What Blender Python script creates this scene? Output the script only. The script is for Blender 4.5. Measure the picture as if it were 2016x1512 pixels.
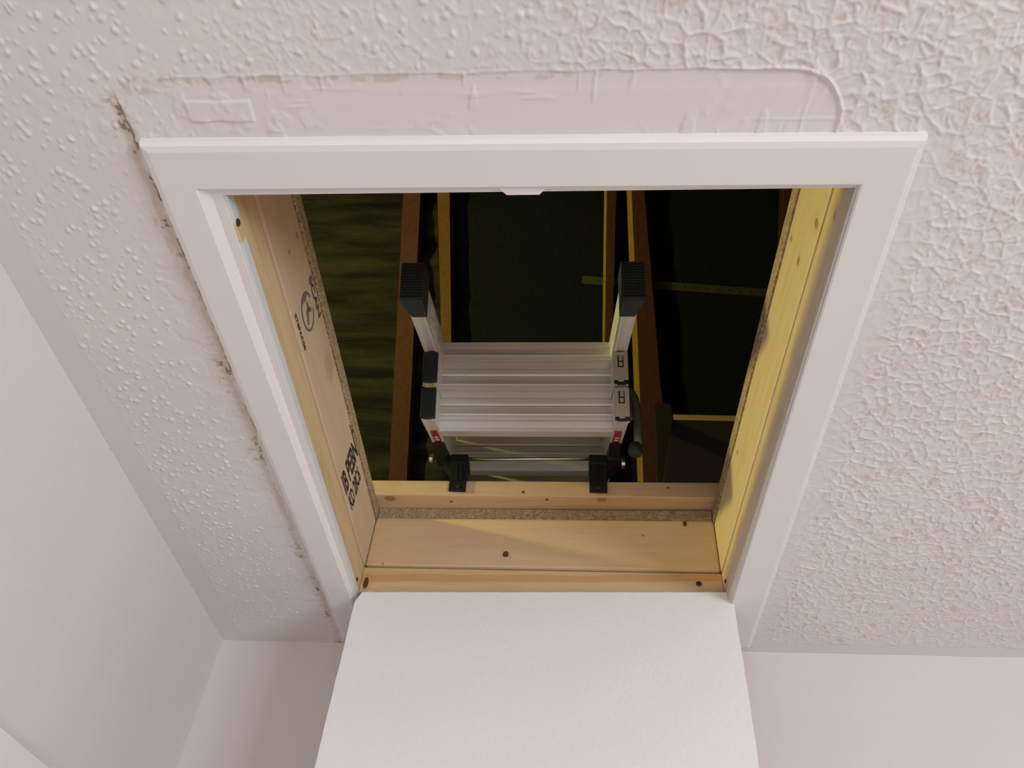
import bpy, bmesh, math, random
from mathutils import Vector, Matrix
random.seed(7)
for o in list(bpy.data.objects): bpy.data.objects.remove(o)
C = bpy.context.scene.collection

# ------------------------------------------------------------------ camera
PITCH, YAW, ROLL, FPX = .7918, -.1178, .1018, 1529.0
cy, sy = math.cos(YAW), math.sin(YAW); cp, sp = math.cos(PITCH), math.sin(PITCH)
fwd = Vector((sy*cp, cy*cp, sp)); rgt = Vector((cy, -sy, 0)); upv = rgt.cross(fwd)
cr, sr = math.cos(ROLL), math.sin(ROLL)
r2 = rgt*cr + upv*sr; u2 = upv*cr - rgt*sr
cam = bpy.data.cameras.new('camera'); camo = bpy.data.objects.new('camera', cam); C.objects.link(camo)
cam.lens = 36*FPX/2016; cam.sensor_width = 36; cam.clip_start = .01; cam.clip_end = 100
m = Matrix((r2, u2, -fwd)).transposed().to_4x4(); m.translation = Vector((.058, -.329, -.651))
camo.matrix_world = m
bpy.context.scene.camera = camo

# ------------------------------------------------------------------ world and lights
sc = bpy.context.scene
sc.view_settings.view_transform = 'Standard'; sc.view_settings.look = 'None'
sc.view_settings.gamma = 1; sc.view_settings.use_curve_mapping = False
sc.view_settings.exposure = -0.24
w = bpy.data.worlds.new('world'); sc.world = w; w.use_nodes = True
w.node_tree.nodes['Background'].inputs[0].default_value = (.75, .85, 1, 1)
w.node_tree.nodes['Background'].inputs[1].default_value = .3
def area(name, loc, target, sx, sy_, power, col):
    l = bpy.data.lights.new(name, 'AREA'); l.shape = 'RECTANGLE'; l.size = sx; l.size_y = sy_
    l.energy = power; l.color = col
    o = bpy.data.objects.new(name, l); C.objects.link(o); o.location = loc
    o.rotation_euler = (Vector(target)-Vector(loc)).to_track_quat('-Z', 'Y').to_euler(); return o
WIN_POWER, BACK_POWER, ATTIC_POWER = 75.0, 22.5, 80.0
area('window_daylight', (2.57, -1.75, -1.15), (-.3, .5, -.6), 1.1, 1.1, WIN_POWER, (.81, .91, 1.0))
area('landing_daylight', (.25, -3.1, -1.15), (0, .5, -.4), 1.7, 1.4, BACK_POWER, (1.0, .965, .955))
pl = bpy.data.lights.new('attic_lamp_light', 'POINT'); pl.energy = ATTIC_POWER; pl.color = (1, .92, .30)
pl.shadow_soft_size = .03
plo = bpy.data.objects.new('attic_lamp_light', pl); C.objects.link(plo); plo.location = (-1.60, .42, .49)

# ------------------------------------------------------------------ node helper
class S:
    """a shader socket with arithmetic"""
    def __init__(s, nt, k): s.nt, s.k = nt, k
    def _b(s, op, o, rev=False, clamp=False):
        n = s.nt.nodes.new('ShaderNodeMath'); n.operation = op; n.use_clamp = clamp
        a, b = (o, s) if rev else (s, o)
        for i, v in enumerate((a, b)):
            if v is None: continue
            if isinstance(v, S): s.nt.links.new(v.k, n.inputs[i])
            else: n.inputs[i].default_value = v
        return S(s.nt, n.outputs[0])
    def __add__(s, o): return s._b('ADD', o)
    __radd__ = __add__
    def __mul__(s, o): return s._b('MULTIPLY', o)
    __rmul__ = __mul__
    def __sub__(s, o): return s._b('SUBTRACT', o)
    def __rsub__(s, o): return s._b('SUBTRACT', o, True)
    def __truediv__(s, o): return s._b('DIVIDE', o)
    def abs(s): return s._b('ABSOLUTE', None)
    def min(s, o): return s._b('MINIMUM', o)
    def max(s, o): return s._b('MAXIMUM', o)
    def pow(s, o): return s._b('POWER', o)
    def sqrt(s): return s._b('SQRT', None)
    def step(s, a, b):
        """smoothstep from a to b"""
        n = s.nt.nodes.new('ShaderNodeMapRange'); n.interpolation_type = 'SMOOTHSTEP'
        inv = a > b
        if inv: a, b = b, a
        s.nt.links.new(s.k, n.inputs[0]); n.inputs[1].default_value = a; n.inputs[2].default_value = b
        n.inputs[3].default_value = 1 if inv else 0; n.inputs[4].default_value = 0 if inv else 1
        return S(s.nt, n.outputs[0])
class Mat:
    def __init__(s, name, rough=.6, metal=0, spec=.3):
        s.m = bpy.data.materials.new(name); s.m.use_nodes = True; s.nt = s.m.node_tree
        s.b = s.nt.nodes['Principled BSDF']
        s.b.inputs['Roughness'].default_value = rough; s.b.inputs['Metallic'].default_value = metal
        s.b.inputs['Specular IOR Level'].default_value = spec
        tc = s.nt.nodes.new('ShaderNodeTexCoord'); s.co = tc.outputs['Object']
        sx = s.nt.nodes.new('ShaderNodeSeparateXYZ'); s.nt.links.new(s.co, sx.inputs[0])
        s.x, s.y, s.z = (S(s.nt, sx.outputs[i]) for i in range(3))
    def scaled(s, sc3, off=(0, 0, 0)):
        n = s.nt.nodes.new('ShaderNodeMapping'); n.inputs['Scale'].default_value = sc3; n.inputs['Location'].default_value = off
        s.nt.links.new(s.co, n.inputs[0]); return n.outputs[0]
    def noise(s, scale, detail=3, rough=.55, sc3=(1, 1, 1), off=(0, 0, 0), dist=0):
        n = s.nt.nodes.new('ShaderNodeTexNoise'); n.inputs['Scale'].default_value = scale
        n.inputs['Detail'].default_value = detail; n.inputs['Roughness'].default_value = rough; n.inputs['Distortion'].default_value = dist
        s.nt.links.new(s.scaled(sc3, off), n.inputs['Vector']); return S(s.nt, n.outputs[0])
    def voro(s, scale, feature='F1', sc3=(1, 1, 1), off=(0, 0, 0), rnd=1, warp=0, wscale=20):
        n = s.nt.nodes.new('ShaderNodeTexVoronoi'); n.feature = feature; n.inputs['Scale'].default_value = scale
        n.inputs['Randomness'].default_value = rnd
        v = s.scaled(sc3, off)
        if warp:
            nn = s.nt.nodes.new('ShaderNodeTexNoise'); nn.inputs['Scale'].default_value = wscale; nn.inputs['Detail'].default_value = 2
            s.nt.links.new(v, nn.inputs['Vector'])
            a = s.nt.nodes.new('ShaderNodeVectorMath'); a.operation = 'SCALE'; a.inputs['Scale'].default_value = warp
            s.nt.links.new(nn.outputs['Color'], a.inputs[0])
            b = s.nt.nodes.new('ShaderNodeVectorMath'); s.nt.links.new(v, b.inputs[0]); s.nt.links.new(a.outputs[0], b.inputs[1]); v = b.outputs[0]
        s.nt.links.new(v, n.inputs['Vector'])
        r = S(s.nt, n.outputs[0]); r.col = n.outputs[1] if feature != 'DISTANCE_TO_EDGE' else None
        return r
    def mix(s, fac, a, b):
        n = s.nt.nodes.new('ShaderNodeMix'); n.data_type = 'RGBA'
        if isinstance(fac, S): s.nt.links.new(fac.k, n.inputs[0])
        else: n.inputs[0].default_value = fac
        for i, v in ((6, a), (7, b)):
            if isinstance(v, tuple): n.inputs[i].default_value = (*v, 1)
            else: s.nt.links.new(v, n.inputs[i])
        return n.outputs[2]
    def color(s, c):
        if isinstance(c, tuple): s.b.inputs['Base Color'].default_value = (*c, 1)
        else: s.nt.links.new(c, s.b.inputs['Base Color'])
        return s
    def bump(s, h, dist=1.0, strength=1.0):
        n = s.nt.nodes.new('ShaderNodeBump'); n.inputs['Strength'].default_value = strength; n.inputs['Distance'].default_value = dist
        s.nt.links.new(h.k, n.inputs['Height']); s.nt.links.new(n.outputs[0], s.b.inputs['Normal']); return s
def line_dist(m, pts):
    """distance to a polyline in the x-y plane"""
    out = None
    for (x0, y0), (x1, y1) in zip(pts, pts[1:]):
        dx, dy = x1-x0, y1-y0; L2 = dx*dx+dy*dy
        t = (((m.x-x0)*dx + (m.y-y0)*dy)/L2).max(0.0).min(1.0)
        a = m.x - x0 - t*dx; b = m.y - y0 - t*dy
        d = (a*a+b*b).sqrt(); out = d if out is None else out.min(d)
    return out

# ------------------------------------------------------------------ materials
def plain(name, c, rough=.6, metal=0, spec=.3, mottle=.06, scale=12, b=0, bs=300):
    m = Mat(name, rough, metal, spec); n = m.noise(scale, 4)
    m.color(m.mix(n, tuple(v*(1-mottle) for v in c), tuple(min(1, v*(1+mottle)) for v in c)))
    if b: m.bump(m.noise(bs, 3), b)
    return m.m
M_wall = plain('wall_paint', (.72, .655, .625), .8, b=.0006, bs=90, mottle=.02)
M_paint = plain('white_gloss_trim', (.79, .755, .745), .38, spec=.4, mottle=.015)
M_floor = plain('tan_carpet', (.66, .475, .335), .95, b=.002, bs=400)
M_black = plain('black_plastic', (.012, .015, .015), .45, mottle=.2)
M_foot = plain('charcoal_rubber', (.022, .03, .031), .6, mottle=.2)
M_red = plain('red_label', (.42, .015, .02), .4)
M_whiteink = plain('white_print', (.7, .66, .62), .6)
M_steel = plain('zinc_steel', (.7, .68, .66), .28, 1)
M_strap = plain('galvanised_strap', (.065, .068, .045), .5, .3, mottle=.2, scale=30)
M_screw = plain('screw_dark', (.09, .07, .05), .45, .6)
M_ink = plain('black_stamp_ink', (.035, .026, .02), .8, mottle=.4, scale=120)
M_inkgrey = plain('grey_stamp_ink', (.17, .15, .13), .8, mottle=.35, scale=90)
M_inkpurple = plain('worn_stamp_ink', (.10, .06, .065), .8, mottle=.5, scale=120)
M_handrail = plain('green_grey_tube', (.17, .19, .13), .35, .2)
M_ghost = plain('ghost_grey', (.022, .022, .016), .9, mottle=.1)

def metal():
    m = Mat('brushed_aluminium', .42, .42, .5)
    g = m.noise(14, 4, .6, (1, 60, 60)); s = m.noise(40, 3, .6, (.25, 1, 1)).step(.70, .80)
    c = m.mix(g, (.72, .69, .68), (.84, .81, .80)); c = m.mix(s*.35, c, (.25, .22, .2))
    m.color(c); m.bump(g, .00008); return m.m
M_alu = metal()
M_alulab = plain('satin_end_plate', (.44, .42, .35), .5, .25)

def wood(name, axis, base, dark, knots=(), seed=0, scale=1.0, swath=None, paint=None, stain=None, rings=.35):
    """pine: axis = grain direction 0/1/2. knots = (a, b, ra, rb[, ia, ib]) in the two given object axes"""
    m = Mat(name, .62, 0, .25)
    st = [1, 1, 1]; st[axis] = .06
    g = m.noise(70*scale, 4, .6, tuple(st), (seed, seed*2.3, seed*.7), .3)
    st2 = [1, 1, 1]; st2[axis] = .09
    g2 = m.noise(16*scale, 2, .5, tuple(st2), (seed*3, seed, 1), 1.2)
    band = (g2*9.0); fr = band._b('FRACT', None); ring = (fr-.5).abs()*2.0
    fac = (g.step(.42, .72)*.45 + ring.step(.55, 1.0)*rings)
    col = m.mix(fac, base, dark)
    if swath:
        col = m.mix(swath(m)*.75, col, (.58, .30, .11))
    co = (m.x, m.y, m.z); K = None
    for k in knots:
        ia, ib, a, b, ra, rb, dk = k
        u = (co[ia]-a)/ra; v = (co[ib]-b)/rb
        d = (u*u+v*v).sqrt() + (m.noise(260, 2)-.5)*.5
        col = m.mix(d.step(2.6, 1.0)*.45, col, dark)
        col = m.mix(d.step(1.1, .75), col, dk)
    if stain:
        ia, ib, a, b, ra, rb = stain
        u = (co[ia]-a)/ra; v = (co[ib]-b)/rb; d = (u*u+v*v).sqrt() + (m.noise(60, 3)-.5)*1.2
        col = m.mix(d.step(1.2, .4)*.35, col, (.22, .16, .09))
    if paint:
        col = m.mix(paint(m), col, (.68, .69, .69) if name.endswith('left') else (.76, .66, .60))
    m.color(col); m.bump(g, .0004); return m.m
PINE = (.66, .475, .27); PINED = (.53, .35, .17)
KB = (.10, .045, .02); KL = (.40, .22, .09)
def chip():
    m = Mat('chipboard_edge', .85, 0, .1)
    v = m.voro(260, 'F1', (1, 1, 1.8)); n = m.noise(90, 4)
    cn = m.nt.nodes.new('ShaderNodeRGBToBW'); m.nt.links.new(v.col, cn.inputs[0]); r = S(m.nt, cn.outputs[0])
    c = m.mix(r, (.30, .20, .115), (.60, .45, .28)); c = m.mix((n.step(.6, .75))*.6, c, (.16, .09, .05))
    m.color(c); m.bump(v, .002); return m.m
M_chip = chip()
M_lin_L = wood('pine_lining_left', 1, PINE, PINED, seed=1,
    paint=lambda m: (m.z + (m.noise(25, 2, .5, (1, 1, 1))-.5)*.004 - (m.y.step(.10, .06)*.002)).step(.0080, .0068)*(1.0-(m.y-.098).abs().step(.016, .008)))
M_lin_R = wood('pine_lining_right', 1, (.70, .55, .32), PINED, seed=2, knots=((1, 2, .0962, .0265, .007, .0035, KL),),
    paint=lambda m: (m.z + (m.noise(18, 2)-.5)*.008).step(.032, .022)*.55)
M_lin_F = wood('pine_lining_far', 0, (.68, .48, .26), PINED, seed=3, rings=.2,
    knots=((0, 2, -.2855, .0205, .0048, .0125, KB), (0, 2, -.056+.0, -.02, .001, .001, KB)),
    swath=lambda m: ((m.z - .030 - (m.x+.28)*.020 - (m.noise(6, 2, .5, (1, 0, 0))-.5)*.012).abs() + (m.x+.33)*0.0).step(.0085, .005))
M_jst_L = wood('pine_joist_left', 1, (.62, .46, .30), (.54, .37, .22), seed=4, rings=.12,
    knots=((1, 2, .1935, .0994, .004, .003, KL), (1, 2, .1922, .1341, .005, .003, KL)), stain=(1, 2, .4037, .124, .03, .018))
M_jst_R = wood('pine_joist_right', 1, (.70, .55, .32), (.58, .42, .22), seed=5, rings=.22,
    knots=((1, 2, .1964, .0916, .006, .0045, KL), (1, 2, .1966, .1353, .004, .004, KL), (1, 2, .1332, .0688, .006, .007, KL), (1, 2, .5686, .1279, .004, .002, KB)))
M_jst_F = wood('pine_joist_far', 0, (.65, .455, .27), (.57, .37, .20), seed=6, rings=.12,
    knots=((0, 2, -.056, .0807, .0055, .0065, KB), (0, 2, .247, .148, .0035, .007, KB), (0, 2, -.264, .058, .0012, .0012, KB), (0, 2, .175, .122, .003, .002, KL)))
M_batten = wood('pine_batten', 0, (.68, .49, .29), (.56, .38, .20), seed=7, rings=.3,
    knots=((0, 1, .1058, .7654, .010, .006, KL), (0, 1, .0105, .7686, .003, .003, KB), (0, 2, -.0316, .1886, .003, .003, KB), (0, 2, .2201, .2034, .0025, .002, KB), (0, 1, -.27, .775, .011, .008, KL), (0, 1, -.16, .78, .003, .002, KB)))
M_raft = wood('shaded_rafter', 1, (.082, .027, .014), (.048, .014, .008), seed=8)  # dark brown holds the weak light on the rafter undersides
M_litedge = wood('lit_edge_yellow', 1, (.50, .33, .045), (.36, .22, .03), seed=14)  # bright yellow puts lamplight on the rafters' left faces into colour
M_raftlit = wood('lit_rafter_gold', 1, (.17, .085, .015), (.11, .05, .010), seed=9)  # golden copy of the rafter wood, lamplight put into its colour

def felt():
    m = Mat('roofing_felt', .9, 0, .1)
    n = m.noise(7, 5, .65, (.35, 2.2, 2.2)).step(.3, .72); f = m.noise(500, 2)
    c = m.mix(n, (.014, .016, .012), (.050, .050, .036)); c = m.mix(f.step(.62, .8)*.3, c, (.12, .13, .07))
    m.color(c); m.bump(m.noise(12, 5, .6, (.25, 1, 1))*.8 + f*.05, .035); return m.m
M_felt = felt()
def felt2():
    m = Mat('shaded_black_felt', .7, 0, .1); n = m.noise(6, 4)  # near-black colour stands in for rafter shade on the felt
    m.color(m.mix(n, (.006, .009, .009), (.010, .013, .012))); m.bump(m.noise(60, 3), .003); return m.m
M_shadefelt = felt2()
def doorpaint():
    m = Mat('white_door_paint', .55, 0, .3); n = m.noise(6, 3)
    m.color(m.mix(n, (.845, .815, .79), (.875, .845, .825))); m.bump(m.noise(170, 3, .6), .0007); return m.m
M_door = doorpaint()

def ceiling_mat():
    """paint colours follow three wear masks stored on the mesh: pits, patch, dirt"""
    m = Mat('stippled_ceiling_paint', .7, 0, .25)
    at = m.nt.nodes.new('ShaderNodeAttribute'); at.attribute_name = 'wear'
    sp = m.nt.nodes.new('ShaderNodeSeparateColor'); m.nt.links.new(at.outputs['Color'], sp.inputs[0])
    pits, patch, dirt = (S(m.nt, sp.outputs[i]) for i in range(3))
    fade = S(m.nt, at.outputs['Alpha'])
    c = m.mix(m.noise(5, 2).step(.35, .65), (.745, .715, .69), (.735, .70, .69))
    c = m.mix(pits*.5, c, (.60, .44, .36)); c = m.mix(patch*.8, c, (.745, .70, .72)); c = m.mix(fade*.5, c, (.70, .685, .66))
    c = m.mix(dirt.step(.0, .5)*.55, c, (.54, .42, .32)); c = m.mix(dirt.step(.5, 1.0)*.85, c, (.20, .14, .10))
    m.color(c); return m.m
M_ceil = ceiling_mat()

# ------------------------------------------------------------------ mesh helpers
def tag(o, label=None, cat=None, group=None, kind=None):
    if label: o['label'] = label
    if cat: o['category'] = cat
    if group: o['group'] = group
    if kind: o['kind'] = kind
    return o
def obj(name, bm, mats, parent=None, smooth=False):
    me = bpy.data.meshes.new(name)
    bmesh.ops.recalc_face_normals(bm, faces=bm.faces); bm.to_mesh(me); bm.free()
    o = bpy.data.objects.new(name, me); C.objects.link(o)
    for mm in (mats if isinstance(mats, (list, tuple)) else [mats]): me.materials.append(mm)
    if smooth: me.polygons.foreach_set('use_smooth', [True]*len(me.polygons))
    if parent: o.parent = parent
    return o
def empty(name, loc=(0, 0, 0)):
    o = bpy.data.objects.new(name, None); C.objects.link(o); o.location = loc; o.empty_display_size = .05; return o
def add_hex(bm, pts, mi=0):
    """eight corners, bottom ring then top ring"""
    v = [bm.verts.new(p) for p in pts]
    for f in ((0, 1, 2, 3), (4, 5, 6, 7), (0, 1, 5, 4), (1, 2, 6, 5), (2, 3, 7, 6), (3, 0, 4, 7)):
        bm.faces.new([v[i] for i in f]).material_index = mi
    return v
def add_box(bm, a, b, tf=None, bevel=0, mi=0, seg=2):
    t = bmesh.new()
    x0, y0, z0 = a; x1, y1, z1 = b
    add_hex(t, [(x0, y0, z0), (x1, y0, z0), (x1, y1, z0), (x0, y1, z0), (x0, y0, z1), (x1, y0, z1), (x1, y1, z1), (x0, y1, z1)], mi)
    bmesh.ops.recalc_face_normals(t, faces=t.faces)
    if bevel: bmesh.ops.bevel(t, geom=t.edges[:], offset=bevel, segments=seg, profile=.6, affect='EDGES')
    merge(bm, t, tf, mi)
def merge(bm, t, tf=None, mi=0):
    mp = {}
    for v in t.verts: mp[v] = bm.verts.new(tf(v.co) if tf else v.co)
    for f in t.faces:
        try: nf = bm.faces.new([mp[v] for v in f.verts]); nf.material_index = mi
        except ValueError: pass
    t.free()
def add_prism(bm, prof, lo, hi, axis, tf=None, mi=0):
    """prof: closed list of 2D points, extruded along axis"""
    def P(p, t):
        if axis == 0: return Vector((t, p[0], p[1]))
        if axis == 1: return Vector((p[0], t, p[1]))
        return Vector((p[0], p[1], t))
    A = [bm.verts.new(tf(P(p, lo)) if tf else P(p, lo)) for p in prof]; B = [bm.verts.new(tf(P(p, hi)) if tf else P(p, hi)) for p in prof]
    n = len(prof)
    for i in range(n): bm.faces.new((A[i], A[(i+1) % n], B[(i+1) % n], B[i])).material_index = mi
    bm.faces.new(A).material_index = mi; bm.faces.new(B).material_index = mi
def add_tube(bm, pts, r, n=16, tf=None, mi=0, rads=None):
    pts = [Vector(p) for p in pts]; rings = []
    up = None
    for i, p in enumerate(pts):
        d = (pts[min(i+1, len(pts)-1)]-pts[max(i-1, 0)]).normalized()
        if up is None: up = d.orthogonal().normalized()
        a = (up - d*up.dot(d)).normalized(); up = a; b = d.cross(a)
        rr = rads[i] if rads else r
        rings.append([bm.verts.new(tf(p+(a*math.cos(2*math.pi*k/n)+b*math.sin(2*math.pi*k/n))*rr) if tf else p+(a*math.cos(2*math.pi*k/n)+b*math.sin(2*math.pi*k/n))*rr) for k in range(n)])
    for A, B in zip(rings, rings[1:]):
        for k in range(n): bm.faces.new((A[k], A[(k+1) % n], B[(k+1) % n], B[k])).material_index = mi
    bm.faces.new(rings[0]).material_index = mi; bm.faces.new(rings[-1]).material_index = mi
def box_obj(name, a, b, mat, parent=None, tf=None, bevel=0):
    bm = bmesh.new(); add_box(bm, a, b, tf, bevel); return obj(name, bm, mat, parent)
def skew(p):      # the shaft is slightly out of square
    return Vector((p[0] - .014*(p[1]-.8), p[1] - .035*(p[0]+.295)*min(max(p[1], 0)/.8, 1.3), p[2]))

# ------------------------------------------------------------------ room shell
def st(o): return tag(o, kind='structure')
HX0, HX1, HY0, HY1 = -.33, .33, .022, .84           # hole cut through the ceiling
X0, X1, Y0, Y1 = -.75, 2.66, -3.25, 1.1; T = .0125
import numpy as np
rng = np.random.default_rng(11)
def sst(x, a, b):
    t = np.clip((x-a)/(b-a), 0, 1); return t*t*(3-2*t)
def vnoise(x, y, f, seed, octv=3, rough=.55):
    """value noise, smooth, 0..1"""
    out = 0; amp = 1; tot = 0
    for k in range(octv):
        r = np.random.default_rng(seed*31+k); tab = r.random((257, 257))
        fx, fy = x*f+17.3*k+1000, y*f+9.1*k+1000
        ix, iy = np.floor(fx).astype(int), np.floor(fy).astype(int); u, v = fx-ix, fy-iy
        u = u*u*(3-2*u); v = v*v*(3-2*v); i0, i1, j0, j1 = ix % 257, (ix+1) % 257, iy % 257, (iy+1) % 257
        out = out + amp*((tab[i0, j0]*(1-u)+tab[i1, j0]*u)*(1-v) + (tab[i0, j1]*(1-u)+tab[i1, j1]*u)*v)
        tot += amp; amp *= rough; f *= 2.03
    return out/tot
def cells(x, y, f, seed, ax=1.0, ay=1.0):
    """worley noise: nearest, second nearest distance, id of the nearest cell"""
    fx, fy = x*f*ax+500, y*f*ay+500; ix, iy = np.floor(fx).astype(int), np.floor(fy).astype(int)
    r = np.random.default_rng(seed); tab = r.random((128, 128, 3))
    d1 = np.full(x.shape, 9.); d2 = np.full(x.shape, 9.); idd = np.zeros(x.shape)
    for i in (-1, 0, 1):
        for j in (-1, 0, 1):
            c = tab[(ix+i) % 128, (iy+j) % 128]
            d = np.hypot(ix+i+c[..., 0]-fx, iy+j+c[..., 1]-fy)
            n = d < d1; d2 = np.where(n, d1, np.minimum(d2, d)); idd = np.where(n, c[..., 2], idd); d1 = np.where(n, d, d1)
    return d1, d2, idd
def plaster(x, y):
    """height of the plaster below the ceiling plane (metres, up is away from the room) and the wear masks"""
    n1 = vnoise(x, y, 38, 1, 4); n2 = vnoise(x, y, 130, 2, 4, .65); wob = (vnoise(x, y, 30, 3)-.5)*.012
    wx_, wy_ = (vnoise(x, y, 42, 4, 3, .7)-.5)*.020, (vnoise(x, y, 42, 5, 3, .7)-.5)*.020
    big = vnoise(x, y, 5, 6, 2)
    # blobs
    B = 0
    for f, thr, r0, sd, a in ((74, .60, .30, 21, 1.05), (115, .68, .34, 22, .6), (50, .80, .20, 23, 1.3)):
        d1, d2, i_ = cells(x+wx_*.3, y+wy_*.3, f, sd, 1, .85)
        B = B + a*sst(d1, r0, r0*.15)*(i_ > thr)*(.5+i_*.6)
    # web of ridges: curved crests where the float lifted the plaster
    W = 0
    for f, sd, wd, thr, a in ((56, 31, .30, .38, .62), (84, 32, .34, .42, .44), (130, 33, .36, .48, .22)):
        d1, d2, i_ = cells(x+wx_*.62, y+wy_*.62, f, sd)
        W = W + a*.45*(1-np.clip(d1*1.3, 0, 1))**2*-1 + a*sst(d2-d1, wd, 0)**1.5*sst(vnoise(x, y, f*.9, sd+5, 3), thr-.10, thr+.08)
    wxf = sst(x + y*.25 + (big-.5)*.3, -.25, .10)
    tex = B*(1-wxf*.85) + W*(wxf*1.0+.12) + vnoise(x, y, 90, 7, 3)*.35 + vnoise(x, y, 35, 8, 2)*.5*wxf
    tex = tex*(1 - .35*sst(y, .55, .95)) 
    leftb = sst(x-(y*-.02-.566)+wob*.5, .040, .045); backb = sst((.955-x*.049)-y+wob, .026, .034)
    # smooth patch along the near side of the frame, rounded at its right end
    cx = np.maximum(x-.232, 0); cyc = np.maximum(-(y+.014), 0)
    pin = np.hypot(cx, cyc) + (vnoise(x, y, 24, 9)-.5)*.004 - .0460
    inx = sst(x+.315+(vnoise(x, y, 40, 10)-.5)*.05, 0, .006)
    patch = sst(pin, .0007, -.0007)*inx*(y < .012)
    rim = sst(np.abs(pin+.0002), .0026, 0)*sst(x, .14, .22)*(y < .012) + sst(np.abs(pin), .0018, 0)*inx*.35*(y < .012)
    def streak(u, v, fu, fv, sd, thr): return sst(vnoise(u*fu/fv, v, fv, sd, 2), thr, thr+.06)
    kv = streak(x+y*.08, y, 170, 14, 41, .70)*sst(vnoise(x, y, 16, 42, 2), .5, .6)
    kh = streak(y, x, 190, 14, 43, .70)*sst(vnoise(x, y, 18, 44, 2), .48, .6)
    kd = streak(x*.95+y*.35, y, 190, 6, 45, .55)*sst(x, .13, .19)*.5
    rl = sst(x+(vnoise(x, y, 20, 46, 2)-.5)*.25, -.06, -.20)*sst(vnoise(x, y, 60, 47, 4), .42, .68)*.9
    rl = rl + sst(vnoise(x, y, 80, 48, 3), .60, .72)*.45*sst(vnoise(x, y, 14, 49, 2), .5, .65)
    ph = kv*.8 + kh*.4 + kd*.45 + rl + vnoise(x, y, 26, 50, 2)*.5 + .25*sst(y, -.048, -.044)
    tab = sst(np.abs(x+.2665)+wob*.3, .031, .0292)*sst(np.abs(y+.0285)+wob*.4, .0105, .009)
    tab2 = sst(np.hypot((x+.215)*1.0, (y+.018)*1.3), .016, .010)*n2
    keep = leftb*backb*(1-patch)*(1-.6*sst(np.abs(x-.362), .03, .010)*(y > 0))
    h = tex*keep + patch*(ph*.8-.25) + rim*1.3 + tab*1.3*patch + tab2*1.0
    # ragged dirty gap beside the frame
    rng_y = sst(y, -.055, -.035)
    edge = -.3625+(n1-.5)*.012 + .003*np.sin(y*9)
    gap = sst(np.abs(x-edge), .0105, .005)*rng_y
    fill = sst(np.abs(x-edge+.010), .048, .016)*rng_y*(1-gap)
    h = h*(1-.55*fill) + fill*sst(n1, .5, .62)*.5 - gap*1.1 + gap*n2*1.6
    crack = sst(np.abs(x-edge-.0048), .0014, .0004)*rng_y*sst(n1, .42, .5)
    spots = sst(vnoise(x, y, 150, 52, 3, .6), .56, .66)*sst(vnoise(x, y, 22, 53, 2), .42, .58)
    band = sst(np.abs(x-edge+.002), .016, .006)*rng_y
    nearw = sst(y, .30, .02)*.35
    core = sst(np.abs(x-edge-.002), .0065, .001)*rng_y
    wide = sst(np.abs(x-edge+.003), .014, .002)*rng_y
    dirt = np.clip(core*(.26+.34*sst(y, .45, .0))*(.45+n1*.9) + wide*.10 + wide*spots*.62 + crack*.6*sst(y, .9, .1), 0, 1)
    smear = sst(np.abs(y+.0565+(n1-.5)*.006), .0055, .001)*inx*sst(x, .16, -.02)*(.12+.35*sst(n2, .48, .65))
    smear2 = sst(np.hypot((x+.335)*.5, y+.052), .013, .004)*sst(n2, .38, .6)*.45
    dirt = np.clip(dirt+smear+smear2, 0, 1)
    pits = sst(n2, .54, .68)*keep*wxf*sst(W, .35, .05)*sst(vnoise(x, y, 45, 54, 2), .42, .56)
    pm = np.clip(patch + fill*.5, 0, 1); fade = np.clip((1-leftb)+(1-backb)*.7, 0, 1)
    rough = h*HAMP
    return rough, np.stack([pits, pm, dirt, fade], -1)
HAMP = .00115
def axis(a, b, fa, fb, step, coarse):
    l = np.arange(a, fa, coarse); mid = np.arange(fa, fb, step); r = np.arange(fb, b+coarse*.5, coarse)
    return np.concatenate([l, mid, r])
STEP = .0012
gx = axis(X0, X1, -.60, .83, STEP, .05); gy = axis(Y0, Y1, -.16, 1.0, STEP, .05)
GX, GY = np.meshgrid(gx, gy, indexing='ij')
hh, wear = plaster(GX, GY)
nx_, ny_ = len(gx), len(gy)
idx = np.arange(nx_*ny_).reshape(nx_, ny_)
q = np.stack([idx[:-1, :-1], idx[:-1, 1:], idx[1:, 1:], idx[1:, :-1]], -1).reshape(-1, 4)
cxm = (GX[:-1, :-1]+GX[1:, 1:])/2; cym = (GY[:-1, :-1]+GY[1:, 1:])/2
hole = (cxm > HX0) & (cxm < HX1) & (cym > HY0) & (cym < HY1)
q = q[~hole.reshape(-1)]
used, inv = np.unique(q, return_inverse=True); q = inv.reshape(-1, 4)
co = np.stack([GX.ravel(), GY.ravel(), -hh.ravel()], -1)[used].astype(np.float32)
me = bpy.data.meshes.new('ceiling')
me.vertices.add(len(co)); me.vertices.foreach_set('co', co.ravel())
me.loops.add(q.size); me.loops.foreach_set('vertex_index', q.ravel().astype(np.int32))
me.polygons.add(len(q)); me.polygons.foreach_set('loop_start', np.arange(0, q.size, 4, dtype=np.int32))
me.polygons.foreach_set('use_smooth', np.ones(len(q), bool))
me.update(calc_edges=True)
ca = me.color_attributes.new('wear', 'FLOAT_COLOR', 'POINT'); ca.data.foreach_set('color', wear.reshape(-1, 4)[used].astype(np.float32).ravel())
me.materials.append(M_ceil)
co_ = bpy.data.objects.new('ceiling', me); C.objects.link(co_); st(co_)
def wl(y): return -.5633 - .0198*y
bm = bmesh.new()
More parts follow.
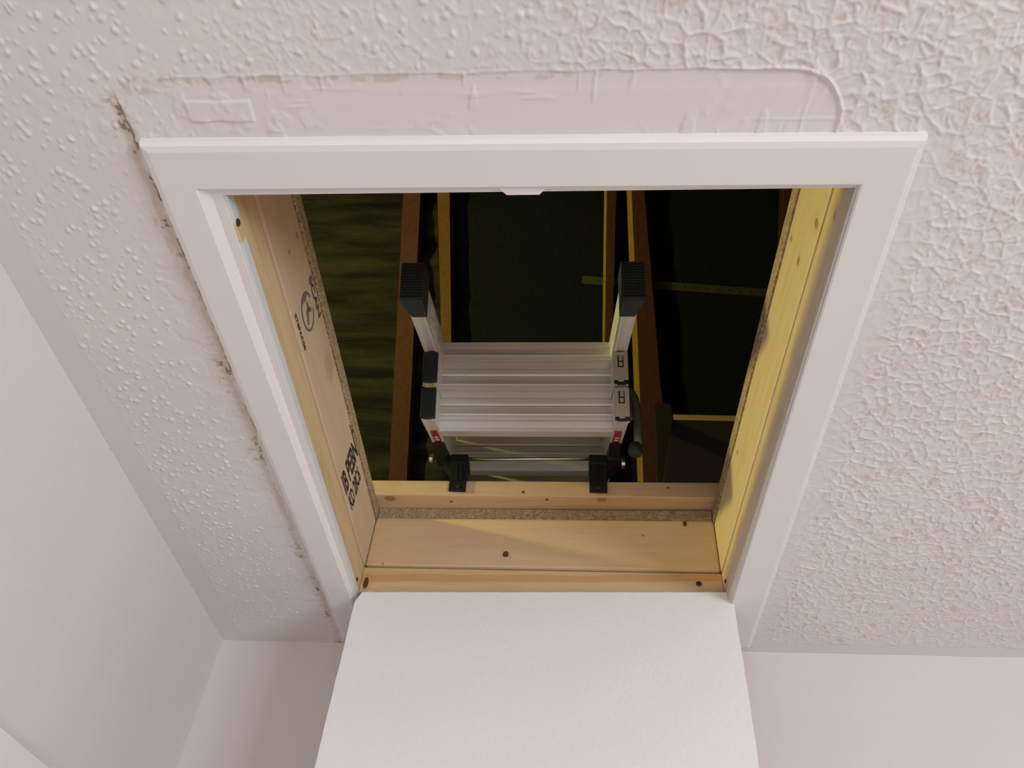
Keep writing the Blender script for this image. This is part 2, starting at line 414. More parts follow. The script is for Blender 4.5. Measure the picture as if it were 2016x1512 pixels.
# left wall with the opening of a doorway low down
def wquad(y0, y1, z0, z1):
    add_hex(bm, [(wl(y0)-.12, y0, z0), (wl(y0), y0, z0), (wl(y1), y1, z0), (wl(y1)-.12, y1, z0),
                 (wl(y0)-.12, y0, z1), (wl(y0), y0, z1), (wl(y1), y1, z1), (wl(y1)-.12, y1, z1)])
wquad(-3.25, -.35, -2.4, 0); wquad(.72, 1.06, -2.4, 0); wquad(-.35, .72, -.40, 0)
st(obj('wall_left', bm, M_wall))
def yb(x): return .955 - .049*x
bm = bmesh.new()
add_hex(bm, [(-.72, yb(-.72), -2.4), (2.66, yb(2.66), -2.4), (2.66, yb(2.66)+.12, -2.4), (-.72, yb(-.72)+.12, -2.4),
             (-.72, yb(-.72), 0), (2.66, yb(2.66), 0), (2.66, yb(2.66)+.12, 0), (-.72, yb(-.72)+.12, 0)])
st(obj('wall_back', bm, M_wall))
bm = bmesh.new()       # right wall, with a window opening
for (y0, y1, z0, z1) in ((-3.25, -2.35, -2.4, 0), (-1.15, .82, -2.4, 0), (-2.35, -1.15, -2.4, -1.75), (-2.35, -1.15, -.55, 0)):
    add_box(bm, (2.6, y0, z0), (2.7, y1, z1))
st(obj('wall_right', bm, M_wall))
bm = bmesh.new(); add_box(bm, (-.72, -3.37, -2.4), (2.7, -3.25, 0)); st(obj('wall_front', bm, M_wall))
bm = bmesh.new(); add_box(bm, (-.8, -3.4, -2.5), (2.75, 1.15, -2.4)); st(obj('floor', bm, M_floor))
bm = bmesh.new()
for a, b in (((2.61, -2.35, -1.75), (2.66, -2.30, -.55)), ((2.61, -1.20, -1.75), (2.66, -1.15, -.55)), ((2.61, -2.30, -1.75), (2.66, -1.20, -1.70)), ((2.61, -2.30, -.60), (2.66, -1.20, -.55))):
    add_box(bm, a, b, None, .004)
st(obj('window_1', bm, M_paint))
# door casing low on the left wall
tr = empty('trim_1', (wl(.2), .08, -.345)); st(tr)
bm = bmesh.new()
def onwall(p): return Vector((wl(p[1]) + p[0], p[1], p[2])) - tr.location
add_prism(bm, [(0, -.345), (.010, -.345), (.016, -.352), (.016, -.385), (.013, -.395), (.013, -.405), (0, -.405)], -.40, .78, 1, lambda p: onwall(p))
obj('head_casing', bm, M_paint, tr)
bm = bmesh.new(); add_box(bm, (0, .72, -2.4), (.015, .78, -.405), lambda p: onwall(p), .002); obj('jamb_casing', bm, M_paint, tr)
dl = empty('door_1', (wl(0)-.07, .185, -2.4)); st(dl)
bm = bmesh.new(); add_box(bm, (-.04, -.53, .0), (0, .53, 1.99), None, .002); obj('door_leaf', bm, M_paint, dl)

# ------------------------------------------------------------------ attic: roof, gables
SL = math.atan(.84)
def roof(x, v, off):   # v = distance up the slope from the eaves point (y 3.2, z .3); off = outward
    return Vector((x, 3.2 - v*math.cos(SL) + off*math.sin(SL), .3 + v*math.sin(SL) + off*math.cos(SL)))
RID = 3.2/math.cos(SL)
def feltmesh(name, x0, x1, mat, nx, nv, amp):
    bm = bmesh.new(); R = []
    folds = [(1.36, .018, .05), (1.62, -.012, .03), (1.93, .016, .05), (2.05, -.012, .03), (2.16, .012, .03), (2.33, .014, .04), (2.52, .018, .05), (2.62, -.014, .03), (2.74, .018, .05)]
    for i in range(nx+1):
        x = x0+(x1-x0)*i/nx; col = []
        for j in range(nv+1):
            v = .05 + (RID-.05)*j/nv
            h = .005*math.sin(v*37+x*3) + .003*math.sin(v*61-x*5+1)
            for c, a, wd in folds:
                c2 = c + .02*math.sin(x*2.3+c*9)
                h += a*math.exp(-((v-c2)/wd)**2)
            col.append(bm.verts.new(roof(x, v, .092 - h*amp*1.7)))
        R.append(col)
    for i in range(nx):
        for j in range(nv): bm.faces.new((R[i][j], R[i+1][j], R[i+1][j+1], R[i][j+1]))
    o = obj(name, bm, mat, smooth=True)
    md = o.modifiers.new('thick', 'SOLIDIFY'); md.thickness = .003
    return o
st(feltmesh('roof_underlay', -2.6, -.46, M_felt, 60, 420, 1.0))
st(feltmesh('roof_underlay', -.46, 2.4, M_shadefelt, 60, 160, .3))
bm = bmesh.new()    # the other slope and the gable ends close the loft off
add_box(bm, (-2.7, 0, 0), (2.5, 4.4, .05), lambda p: Vector((p[0], .15-p[1]*math.cos(SL), 3.03-p[1]*math.sin(SL)))+Vector((0, -p[2]*math.sin(SL), p[2]*math.cos(SL))))
st(obj('roof_slope', bm, M_shadefelt))
for nm, xx in (('wall_gable_left', -2.7), ('wall_gable_right', 2.42)):
    bm = bmesh.new(); add_prism(bm, [(-3.2, .0), (3.5, .0), (3.5, .3), (.15, 3.12), (-3.2, .3)], xx, xx+.08, 0); st(obj(nm, bm, plain(nm, (.05, .045, .035), .9, mottle=.3)))

# rafters: outline of the underside in roof coordinates (x, y, z)
def rafter(name, q, depth, mat, label, ext=(.9, 1.5), twist=0):
    """q = four underside corners: left/right at the upper end, left/right at the lower end"""
    nrm = Vector((0, math.sin(SL), math.cos(SL)))
    a, b, c, d = [Vector(p) for p in q]
    up = ((a+b)-(c+d)).normalized()
    a2, b2 = a+(a-c).normalized()*ext[0], b+(b-d).normalized()*ext[0]
    c2, d2 = c-(a-c).normalized()*ext[1], d-(b-d).normalized()*ext[1]
    org = (a+b+c+d)/4
    bm = bmesh.new(); L = (a-c).length
    # a few length-wise cuts with slight waviness so that the sawn arris is not dead straight
    N = 40; rows = []
    for i in range(N+1):
        t = i/N; p, s = c2.lerp(a2, t), d2.lerp(b2, t)
        j = Vector((random.uniform(-1, 1)*.0008, 0, 0))
        rows.append([bm.verts.new(v-org) for v in (p+j, s-j, s-j+nrm*depth + Vector((twist, 0, 0)), p+j+nrm*depth+Vector((twist, 0, 0)), p+j+nrm*.0025-Vector((.0025, 0, 0)))])
    for A, B in zip(rows, rows[1:]):
        for k in range(5): bm.faces.new((A[k], A[(k+1) % 5], B[(k+1) % 5], B[k]))
    bm.faces.new(rows[0]); bm.faces.new(rows[-1])
    o = obj(name, bm, mat); o.location = org
    tag(o, label, 'rafter'); return o
def lit_edge(par, q, depth):  # added strip coloured golden to show a rafter's lamp-lit left face
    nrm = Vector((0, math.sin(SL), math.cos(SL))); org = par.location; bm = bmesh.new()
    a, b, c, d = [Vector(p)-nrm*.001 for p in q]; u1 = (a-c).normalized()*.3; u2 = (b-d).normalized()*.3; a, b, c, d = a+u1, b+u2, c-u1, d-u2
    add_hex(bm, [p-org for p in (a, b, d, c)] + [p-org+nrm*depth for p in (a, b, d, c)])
    tag(obj('lit_edge', bm, M_litedge, par), 'added strip coloured as the lamp-lit left face')
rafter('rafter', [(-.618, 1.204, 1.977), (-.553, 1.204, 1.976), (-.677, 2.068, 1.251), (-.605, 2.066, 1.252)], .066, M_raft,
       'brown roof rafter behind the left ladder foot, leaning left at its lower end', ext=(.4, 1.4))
rafter('rafter', [(-.486, 1.204, 1.976), (-.440, 1.205, 1.976), (-.467, 1.649, 1.603), (-.431, 1.649, 1.603)], .066, M_raftlit,
       'narrow rafter coloured golden for lamplight, second from the left, between the two ladder feet', ext=(.4, 0.4))
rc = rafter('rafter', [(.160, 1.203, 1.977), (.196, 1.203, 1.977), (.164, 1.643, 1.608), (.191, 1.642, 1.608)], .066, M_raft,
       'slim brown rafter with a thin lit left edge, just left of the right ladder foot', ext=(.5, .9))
lit_edge(rc, [(.151, 1.203, 1.977), (.160, 1.203, 1.977), (.156, 1.643, 1.608), (.164, 1.643, 1.608)], .05)
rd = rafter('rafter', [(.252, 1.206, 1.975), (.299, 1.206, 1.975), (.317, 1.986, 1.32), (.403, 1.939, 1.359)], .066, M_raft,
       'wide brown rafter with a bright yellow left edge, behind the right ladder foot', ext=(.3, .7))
lit_edge(rd, [(.236, 1.206, 1.975), (.252, 1.206, 1.975), (.298, 1.986, 1.32), (.317, 1.986, 1.32)], .05)
rafter('rafter', [(.812, 1.199, 1.981), (.86, 1.199, 1.981), (.812, 1.80, 1.476), (.86, 1.80, 1.476)], .066, M_raft,
       'brown rafter barely showing beside the top of the right shaft wall', ext=(.5, .5))
# nail strap across the felt
bm = bmesh.new()
nrm = Vector((0, math.sin(SL), math.cos(SL))); sa, sb = Vector((.073, 1.50, 1.823)), Vector((.84, 1.543, 1.796)); dn = Vector((0, math.cos(SL), -math.sin(SL)))
org = (sa+sb)/2; dx = (sb-sa).normalized()
pts = [sa-org-dn*.002, sb-org-dn*.002, sb-org+dn*.028, sa-org+dn*.028]; pts = [p - nrm*.006 for p in pts]
add_hex(bm, pts + [p+nrm*.003 for p in pts])
for k in range(19):
    c = -dx*((sb-sa).length/2 - .02 - k*.042) + dn*.013 - nrm*.0066
    vs = [bm.verts.new(c + dx*math.cos(t*math.pi/4)*.0035 + dn*math.sin(t*math.pi/4)*.0035) for t in range(8)]
    bm.faces.new(vs).material_index = 1
o = obj('metal_strap', bm, [M_strap, M_black]); o.location = org
tag(o, 'dull metal fixing strap with nail holes running across the dark roof lining', 'strap')
# raised shelf board on the right
bm = bmesh.new(); add_box(bm, (-.60, 0, -.0115), (.60, .66, .0115), None, .001)
add_box(bm, (-.60, .0008, -.0120), (.60, .66, -.0114), None, 0, 1)  # dark sheet puts the shade under the shelf into colour
add_box(bm, (-.6008, .0004, -.0120), (-.5998, .66, .0120), None, 0, 1)  # dark sheet over the left end so it does not look lit
o = obj('chipboard_shelf', bm, [wood('shelf_board', 0, (.60, .42, .20), (.40, .25, .10), seed=12), plain('shaded_brown_board', (.032, .019, .010), .9, mottle=.2)]); o.location = (.968, 1.5, 1.077)
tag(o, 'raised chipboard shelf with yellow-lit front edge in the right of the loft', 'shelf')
# grey wedge added for a translucent exposure ghost next to the wide rafter
bm = bmesh.new()
prof = [(0.3132, 1.1336), (0.3179, 1.1362), (0.3594, 1.1368), (0.3658, 1.1305), (0.3658, 1.0754), (0.3596, 1.0318), (0.338, 0.9258), (0.3183, 0.8353), (0.3153, 0.7532), (0.3012, 0.7532), (0.3032, 0.8353), (0.3095, 0.9663), (0.3127, 1.063)]
add_prism(bm, [(a-.33, b-.96) for a, b in prof], -.02, .02, 1)
o = obj('loft_ghost', bm, M_ghost); o.location = (.33, 1.52, .96)
tag(o, 'dim grey tapering ghost added beside the wide rafter, left of the shelf', 'ghost_shape')

# ------------------------------------------------------------------ loft floor boards around the hatch
LX, RX, FY = -.2945, .2965, .800
def deck(name, a, b, label):
    bm = bmesh.new(); add_box(bm, a, b, skew, .0008); o = obj(name, bm, M_chip); tag(o, label, 'floorboard'); return o
deck('chipboard_deck', (-2.6, -1.2, .1545), (LX+.001, 1.9, .1745), 'chipboard loft flooring whose raw edge tops the left wall of the hatch shaft')
deck('chipboard_deck', (RX-.001, -1.2, .1540), (2.3, 1.9, .1745), 'chipboard loft flooring whose yellow-lit raw edge tops the right wall of the shaft')
deck('chipboard_deck', (LX+.002, FY+.003, .1555), (RX-.002, 1.9, .1765), 'chipboard loft flooring showing as a brown speckled strip under the far batten')
deck('chipboard_deck', (LX+.002, -1.2, .1525), (RX-.002, .02, .1745), 'chipboard loft flooring on the near side of the hatch, hidden above the white frame')

def board(name, a, b, mat, label, cat, bevel=.0015):
    bm = bmesh.new(); add_box(bm, a, b, skew, bevel); o = obj(name, bm, mat); tag(o, label, cat); return o
# upper joists
jl = board('trimmer_joist', (LX-.045, .02, .0545), (LX, FY+.045, .1515), M_jst_L, 'pale joist with black stamps forming the upper left wall of the hatch shaft', 'joist', .0045)
board('trimmer_joist', (RX, .02, .0545), (RX+.045, FY+.045, .1515), M_jst_R, 'yellow-lit joist forming the upper right wall of the hatch shaft', 'joist', .0045)
board('trimmer_joist', (LX+.0005, FY-.0005, .0545), (RX-.0005, FY+.045, .1540), M_jst_F, 'smooth pine joist with a dark oval knot across the far side of the shaft', 'joist', .0045)
board('trimmer_joist', (LX+.0005, -.025, .0535), (RX-.0005, .02, .1515), M_jst_F, 'joist on the near side of the shaft, above the near edge of the white frame', 'joist', .0045)

# ------------------------------------------------------------------ hatch casing: white frame with raw lining boards
hf = empty('loft_hatch_frame', (0, .45, 0)); tag(hf, 'white painted loft hatch frame lined with raw pine, set in the stippled ceiling', 'hatch frame')
def hl(p): return Vector(p) - hf.location
def sk(p): return skew(p) - hf.location
bm = bmesh.new()
outer = [(-.3505, -.0035), (.3535, -.0035), (.3555, .905), (-.3475, .938)]
inner = [(-.3075, .0443), (.3072, .0412), (.3020, .815), (-.3018, .835)]
ledge1 = [(-.2990, .0500), (.3068, .0445), (.3012, .822), (-.2995, .842)]
ledge2 = [(-.2875, .0530), (.3058, .0470), (.2995, .825), (-.2970, .846)]
def inset(q, d):
    cxs = [(d, d), (-d, d), (-d, -d), (d, -d)]; return [(p[0]+c[0], p[1]+c[1]) for p, c in zip(q, cxs)]
ringsd = [(outer, 0.0, .0), (outer, .0005, -.007), (outer, .003, -.0115), (outer, .0085, -.013), (inner, -.0015, -.013), (inner, .0003, -.0118), (ledge1, 0.0, -.0068), (ledge1, .0006, -.0065), (ledge2, 0.0, -.0068), (ledge2, 0.0, -.004), (inner, -.012, -.0008), (outer, .01, .0)]
rv = [[bm.verts.new(hl((x, y, z))) for x, y in inset(q, d)] for q, d, z in ringsd]
for A, B in zip(rv, rv[1:]+rv[:1]):
    for k in range(4): bm.faces.new((A[k], A[(k+1) % 4], B[(k+1) % 4], B[k]))
obj('white_casing', bm, M_paint, hf)
# small latch keep in the middle of the near edge
bm = bmesh.new()
add_prism(bm, [(-.0165, .040), (-.0165, .0450), (-.0100, .0515), (.0205, .0512), (.0272, .0442), (.0272, .040)], -.0105, -.0015, 2, lambda p: Vector(p)-hf.location)
obj('latch_keep', bm, M_paint, hf)
def lining(a, b, mat):
    bm = bmesh.new(); add_box(bm, a, b, sk, .001); o = obj('lining_board', bm, mat, hf)
    # material is laid out in world metres: keep the mesh in those coordinates
    o.data.transform(Matrix.Translation(hf.location)); o.location = -hf.location; return o
lining((LX-.012, .045, -.0045), (LX-.0005, FY+.012, .0500), M_lin_L)
lining((RX+.0005, .045, -.0045), (RX+.012, FY+.012, .0500), M_lin_R)
lining((LX, FY-.0005, .004), (RX, FY+.02, .0500), M_lin_F)
lining((LX, .026, .0126), (RX, .045, .0500), M_lin_F)
def screw(p, n, r, parent, off):
    bm = bmesh.new(); n = Vector(n).normalized(); a = n.orthogonal().normalized(); b = n.cross(a); p = Vector(p)-Vector(off)
    prof = [(r, 0), (r, .0006), (r*.8, .0012), (r*.35, .0012), (r*.3, .0004), (0, .0004)]
    prev = None
    for rr, h in prof:
        ring = [bm.verts.new(p+n*h+(a*math.cos(t*math.pi/6)+b*math.sin(t*math.pi/6))*max(rr, 1e-5)) for t in range(12)]
        if prev:
            for k in range(12): bm.faces.new((prev[k], prev[(k+1) % 12], ring[(k+1) % 12], ring[k]))
        prev = ring
    bm.faces.new(prev); return obj('screw', bm, M_screw, parent)
screw(skew((LX, .088, -.0005)), (1, 0, 0), .0042, hf, hf.location)
screw(skew((LX, .775, .012)), (1, 0, 0), .0035, hf, hf.location)
screw(skew((RX, .778, .024)), (-1, 0, 0), .0035, hf, hf.location)
screw(skew((.259, FY-.0005, .031)), (0, -1, 0), .0048, hf, hf.location)

# stamps on the left joist
def glyphs(txt, y, z, w_, h_, rot, mat, name='ink_stamp'):
    """ink text on the left joist: rot 0 reads away along +y with tops up; rot 1 reads upward with tops towards the viewer"""
    cu = bpy.data.curves.new(name, 'FONT'); cu.body = txt; cu.size = 1; cu.offset = .03
    to = bpy.data.objects.new('t', cu); C.objects.link(to); bpy.context.view_layer.update()
    me = bpy.data.meshes.new_from_object(to.evaluated_get(bpy.context.evaluated_depsgraph_get())); bpy.data.objects.remove(to)
    xs = [v.co.x for v in me.vertices]; ys = [v.co.y for v in me.vertices]
    sx = w_/(max(xs)-min(xs)); sy_ = h_/(max(ys)-min(ys)); x0, y0 = min(xs), min(ys)
    org = skew((LX, y, z))
    for v in me.vertices:
        a, b = (v.co.x-x0)*sx, (v.co.y-y0)*sy_
        p = skew((LX, y + a, z + b)) if rot == 0 else skew((LX, y - b, z + a))
        v.co = Vector((p.x+.0004, p.y, p.z))
    o = bpy.data.objects.new(name, me); C.objects.link(o); me.materials.clear(); me.materials.append(mat); o.parent = jl
    tag(o, 'black ink stamp printed on the joist'); return o
glyphs('IB PEBN', .618, .062, .083, .046, 1, M_ink)
glyphs('KD 28C6', .662, .066, .066, .036, 1, M_ink)
glyphs('I-', .575, .142, .010, .030, 1, M_ink)
glyphs('SCAN', .258, .133, .066, .0115, 0, M_inkpurple)
glyphs('ET8FAC08', .262, .0635, .058, .0065, 0, M_ink)
bm = bmesh.new()     # ring with a lightning stroke
cyy, czz = .288, .1045
def lj(y, z, d=.0004):
    p = skew((LX, y, z)); return Vector((p.x+d, p.y, p.z))
N = 48
for k in range(N-5):
    t0, t1 = [2*math.pi*(k+e)/N + 1.9 for e in (0, 1)]
    def ww(t):   # thicker at the near end
        return .0036 + .0085*max(0, math.cos(t-math.pi))**6
    q = []
    for t in (t0, t1): q.append((cyy+math.cos(t)*.0285, czz+math.sin(t)*.0215))
    for t in (t1, t0): q.append((cyy+math.cos(t)*(.0285-ww(t)), czz+math.sin(t)*(.0215-.0038)))
    bm.faces.new([bm.verts.new(lj(*p)) for p in q])
for poly in ([(.272, .1085), (.290, .1145), (.291, .107), (.305, .099), (.303, .094), (.284, .100), (.285, .1045)],
             [(.284, .1045), (.292, .1195), (.297, .116), (.290, .1045)]):
    bm.faces.new([bm.verts.new(lj(*p)) for p in poly])
bmesh.ops.triangulate(bm, faces=bm.faces)
o = obj('ink_emblem', bm, M_inkgrey, jl); tag(o, 'grey printed ring with a lightning stroke')

# ------------------------------------------------------------------ batten the ladder hangs from
BY = .7590
def bsk(p): return Vector((p[0] - .014*(p[1]-.8), p[1] - .021*(p[0]+.005), p[2] + .010*(p[0]+.3)))
bm = bmesh.new(); add_box(bm, (-.345, BY, .1772), (.345, BY+.062, .2105), bsk, .0025, seg=3)
tag(obj('timber_batten', bm, M_batten), 'pine batten lying over the far side of the hatch, carrying the ladder brackets', 'batten')

# ------------------------------------------------------------------ hatch door hanging open
hd = empty('hatch_door', (.006, .785, -.005)); tag(hd, 'white loft hatch door panel hanging straight down from the far edge', 'hatch door')
bm = bmesh.new()
def dsk(p): return Vector((p[0], p[1] - .036*(p[0]+.296), p[2] + .022*(p[0]+.3)*(1 if p[2] > -.01 else 1)))
xl, xr = -.2995, .3000
prof = [(xl, -.74), (xl+.001, -.16), (xl+.0015, -.018), (xl+.010, -.0005), (xr-.002, 0.0), (xr, -.003), (xr+.0015, -.16), (xr+.002, -.74)]
# worn, slightly ragged outline
P2 = []
for i in range(len(prof)):
    a, b = prof[i], prof[(i+1) % len(prof)]; n = max(1, int(math.dist(a, b)/.012))
    for k in range(n):
        t = k/n; P2.append((a[0]+(b[0]-a[0])*t + random.uniform(-.0004, .0004), a[1]+(b[1]-a[1])*t+random.uniform(-.0003, .0003)))
def dtf(p): return dsk((p[0]+.006, p[1]+.785, p[2])) - Vector((.006, .785, 0))
add_prism(bm, [(a-.0, b) for a, b in P2], 0, .0130, 1, dtf)
obj('door_panel', bm, M_door, hd)
for xx in (-.2, .2):
    bm = bmesh.new(); add_box(bm, (xx-.03, .0130, -.045), (xx+.03, .0142, -.004), dtf, .0004); add_tube(bm, [(xx-.03, .0152, -.006), (xx+.03, .0152, -.006)], .0028, 10, dtf)
    o = obj('hinge', bm, M_steel, hd)

# ------------------------------------------------------------------ folded loft ladder
A0 = .4433; YW = -.0319
ex = Vector((1, -YW, .0464)).normalized(); fd = Vector((YW*math.cos(A0), math.cos(A0), math.sin(A0))).normalized()
ex = (ex - fd*ex.dot(fd)).normalized(); sv = -fd; nv = ex.cross(fd).normalized()
LB = Vector((-.0245, .5886, .2033)); HW = .1683; TW = .022
ll = empty('loft_ladder', (-.03, .765, .262)); tag(ll, 'three-section folding aluminium loft ladder stored above the open hatch', 'ladder')
def lt(p): return LB + ex*p[0] + sv*p[1] + nv*p[2] - ll.location
def part(name, bm, mat, smooth=False, parent=None): return obj(name, bm, mat, parent or ll, smooth)
TH = .0535
layers = [(0.0, -.82, 0.0), (.0625, -.82, -.002), (.1163, -.60, .152)]     # n offset, far end, near end
for (n0, l0, l1) in layers:
    for s in (-1, 1):
        # channel-shaped side rail, groove facing down
        o_, i_ = s*HW, s*(HW-TW)
        pr = [(o_, 0), (o_-s*.0045, 0), (o_-s*.0050, .0022), (i_+s*.0052, .0022), (i_+s*.0045, 0), (i_, 0), (i_, TH), (i_+s*.0045, TH), (i_+s*.0052, TH-.0022), (o_-s*.0050, TH-.0022), (o_-s*.0045, TH), (o_, TH)]
        bm = bmesh.new(); add_prism(bm, [(a, b+n0) for a, b in pr], l0, l1, 1, lt); part('side_rail', bm, M_alu)
def tread(l, n0, lip=False, cut=False):
    # ribbed front face looking at the viewer: depth profile over n
    f = [(0, .0), (.003, .0015), (.0115, .0015), (.0118, -.0008), (.0145, -.0008), (.0148, .0), (.0255, .0006), (.0262, -.0022), (.0290, -.0024), (.0298, .0010), (.0322, .0012), (.0330, -.0016), (.0358, -.0018), (.0366, .0022), (.0390, .0026), (.0402, -.0016), (.0535, -.0030)]
    if cut: f = [(.008, .0015)] + [p for p in f if p[0] > .008]
    pr = [(n0+a, l+d) for a, d in f]
    if lip: pr += [(n0+.0540, l-.0040), (n0+.0545, l-.0012), (n0+.0643, l-.0012)]
    else: pr += [(n0+.0540, l-.008)]
    top = pr[-1][0]
    pr += [(top, l-.030), (n0+f[0][0], l-.030)]
    bm = bmesh.new(); add_prism(bm, [(b, a) for a, b in pr], -(HW-TW), HW-TW, 0, lt)
    return part('tread', bm, M_alu)
TN = (-.0095, .0448, .0990)
for k, l in enumerate((-.063, -.315, -.565)):
    for i, (n0, l0, l1) in enumerate(layers):
        if l-.03 > l0: tread(l, TN[i], i == 2, i == 0 and k == 0)
# rubber feet
for s in (-1, 1):
    xi_, xo_ = s*(HW-TW-.003), s*(HW+.0085)
    n0, n1 = .1140, .1810
    def ft(p, s=s, xo_=xo_):      # the outer lower corner is cut away
        x = p[0]
        if abs(x-xo_) < 1e-4: x -= s*.010*max(0, 1-(p[1]-.150)/.040)*max(0, 1-(p[2]-.114)/.03)
        return lt((x, p[1], p[2]))
    bm = bmesh.new()
    pr = [(.146, n0), (.1915, n0+.0035), (.1930, n0+.006), (.1930, n1-.002), (.1915, n1), (.146, n1)]
    add_prism(bm, pr, min(xi_, xo_), max(xi_, xo_), 0, ft)
    for k in range(13):
        z = n0+.0065 + k*.0046
        add_box(bm, (min(xi_, xo_), .1925, z), (max(xi_, xo_), .1962, z+.0027), lt)
    part('rubber_foot', bm, M_foot)
# end caps of the two lower sections, black at the left, plate with catch at the right
for n0, nt_ in ((.0, .0535), (.0630, .1160)):
    bm = bmesh.new(); add_box(bm, (-HW-.0015, -.004, n0+.0005), (-HW+TW+.001, .006, nt_), lt, .0015); part('end_cap', bm, M_black)
    bm = bmesh.new(); add_box(bm, (HW-TW-.001, -.004, n0+.0040), (HW+.001, .006, nt_), lt, .0012); cap = part('end_cap', bm, M_alulab); tag(cap, 'pale metal end cap')
    xm = HW-TW/2-.0005; cz = nt_-.0170
    bm = bmesh.new(); add_box(bm, (xm-.0050, .0055, cz-.0105), (xm+.0050, .0064, cz+.0105), lt, .0003); part('slot', bm, M_black, parent=cap)
    bm = bmesh.new()
    for q in range(3): add_box(bm, (xm-.0026, .0060, cz+.0012+q*.0030), (xm+.0034, .0078, cz+.0036+q*.0030), lt, .0004)
    add_box(bm, (xm-.0030, .0060, cz-.0085), (xm+.0030, .0074, cz-.0012), lt, .0008); part('catch', bm, M_alulab, parent=cap)
    bm = bmesh.new()      # black corner inserts and bright clip under the plate
    add_box(bm, (HW-TW-.0005, .000, n0-.0030), (HW+.0005, .0050, n0+.0032), lt, .0006); part('end_insert', bm, M_black)
    bm = bmesh.new(); add_box(bm, (xm-.0045, .001, n0+.0008), (xm+.0045, .0068, n0+.0038), lt, .0006)
    part('clip', bm, M_steel)
    for q in (0, 1):
        bm = bmesh.new(); x0 = HW-TW-.0005+q*(TW-.0035); add_box(bm, (x0, .0, n0-.0060), (x0+.0045, .0045, n0-.0010), lt, .0005); part('clip', bm, M_steel)
    if n0 > .05:
        bm = bmesh.new(); add_box(bm, (-HW-.0005, .0, n0-.0070), (-HW+.0035, .0045, n0-.0005), lt, .0005); part('clip', bm, M_steel)
# red warning labels on the lower rails
for s in (-1, 1):
    a, b = sorted((s*(HW-.0055), s*(HW-TW+.0055)))
    bm = bmesh.new(); add_box(bm, (a, -.135, .0005), (b, -.070, .0024), lt, .0002); lb = part('warning_label', bm, M_red); tag(lb, 'red label')
    bm = bmesh.new()
    for ly in (-.120, -.106):
        add_tube(bm, [((a+b)/2, ly, .0006), ((a+b)/2, ly, .0000)], .0040, 14, lt)
    part('white_mark', bm, M_whiteink, parent=lb)
# white printed boxes on the inner face of the left foot rail
bm = bmesh.new(); xi = -HW+TW+.0004
def ib(l0, l1, z0, z1): add_box(bm, (xi-.0002, l0, z0), (xi+.0003, l1, z1), lt)
for (l0, l1, z0, z1) in ((.02, .0215, .124, .158), (.095, .0965, .124, .158), (.02, .0965, .1565, .158), (.02, .0965, .124, .1295), (.058, .0595, .124, .158), (.030, .050, .135, .138), (.030, .050, .148, .151), (.067, .088, .135, .138), (.067, .088, .148, .151)):
    ib(l0, l1, z0, z1)
part('printed_label', bm, M_whiteink)
# hinge blocks, bolts, axle
hy = BY-.004
def wx(p): return Vector(p) - ll.location
bm = bmesh.new(); add_tube(bm, [(-.204, hy+.012, .2635), (.148, hy-.001, .267)], .0034, 14, wx); part('axle', bm, M_steel, True)
for s in (-1, 1):
    ax = -.1905 if s < 0 else .1290
    bm = bmesh.new()
    a, b = sorted((s*(HW+.001), s*(HW-TW-.001)))
    add_prism(bm, [(-.135, -.001), (-.160, -.012), (-.190, -.024), (-.215, -.024), (-.232, -.008), (-.232, .030), (-.150, .030)], a+.002, b-.002, 0, lt)
    part('hinge_block', bm, M_black)
    bm = bmesh.new(); ex0 = -.2035 if s < 0 else .1420
    add_tube(bm, [(ex0, hy+.010, .2640), (ex0+s*.006, hy+.010, .2640)], .0085, 18, wx); part('bolt_head', bm, M_steel)
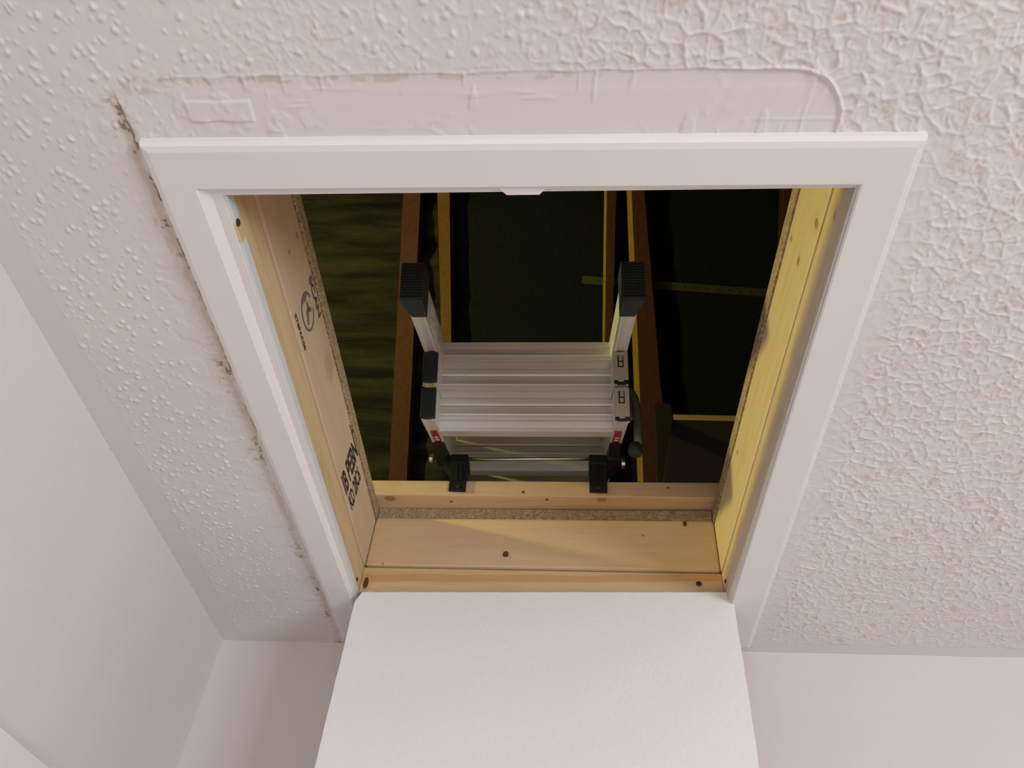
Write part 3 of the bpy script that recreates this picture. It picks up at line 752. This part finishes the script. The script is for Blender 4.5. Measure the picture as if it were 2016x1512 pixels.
# brackets screwed to the batten
for (xa, xb, lean) in ((-.1640, -.1335, -.010), (.0840, .1150, 0.0)):
    bm = bmesh.new(); yy = BY - .021*((xa+xb)/2+.005); zz = .010*((xa+xb)/2+.3)
    def bt(p, yy=yy, zz=zz, lean=lean): return Vector((p[0] + lean*max(0, (p[2]-.215)/.05)*(.4), yy+p[1], p[2]+zz*1.0+.0008)) - ll.location
    add_box(bm, (xa, -.0045, .1835), (xb, -.0005, .2480), bt, .0008)
    add_box(bm, (xa-.001, -.0075, .2440), (xb+.001, .030, .2660), bt, .003)
    add_box(bm, (xa+.001, -.0015, .2105), (xb-.001, .030, .2500), bt, .001)
    for q in (.0095, .0175): add_box(bm, (xa+q, -.0072, .2060), (xa+q+.0035, -.0035, .2460), bt, .0012)
    # shoulder running out to the hinge block
    s = -1 if xa < 0 else 1
    xo = (-.186 if s < 0 else .1385); lo, hi = sorted((xo, xa if s < 0 else xb))
    add_prism(bm, [(xa if s < 0 else xb, .2660), (xo, .2740), (xo, .2570), (xa+.006 if s < 0 else xb-.006, .2200)], -.002, .022, 1, bt)
    br = part('bracket', bm, M_black)
    bm = bmesh.new(); c = Vector(((xa+xb)/2, -.0045, .1920)); add_tube(bm, [c, c+Vector((0, -.0012, 0))], .0038, 14, bt); part('screw', bm, M_screw, parent=br)
# handrail at the right side
bm = bmesh.new()
pts = [(.146, .680, .372), (.1535, .680, .3675), (.160, .680, .358), (.1645, .680, .345), (.1665, .680, .325), (.1665, .680, .300), (.1655, .680, .265), (.1640, .680, .232)]
add_tube(bm, pts, .0068, 18, wx); add_box(bm, (.138, .6830, .300), (.160, .6900, .362), wx, .003)
part('handrail', bm, M_handrail, True)
bm = bmesh.new(); add_tube(bm, [(.1620, .680, .236), (.1610, .680, .231), (.1600, .680, .226), (.1590, .680, .216), (.1585, .680, .214)], .012, 20, wx, rads=[.008, .0118, .0125, .0120, .010]); part('handrail_cap', bm, M_foot, True)

# ------------------------------------------------------------------ lamp that lights the loft
la = empty('work_lamp', (-1.60, .42, .175)); tag(la, 'work lamp with a bare bulb standing on the loft floor far left of the hatch', 'lamp')
bm = bmesh.new(); add_tube(bm, [(0, 0, 0), (0, 0, .012), (0, 0, .016), (0, 0, .25), (0, 0, .262)], .02, 20, rads=[.07, .07, .008, .008, .016]); obj('lamp_stand', bm, M_black, la)
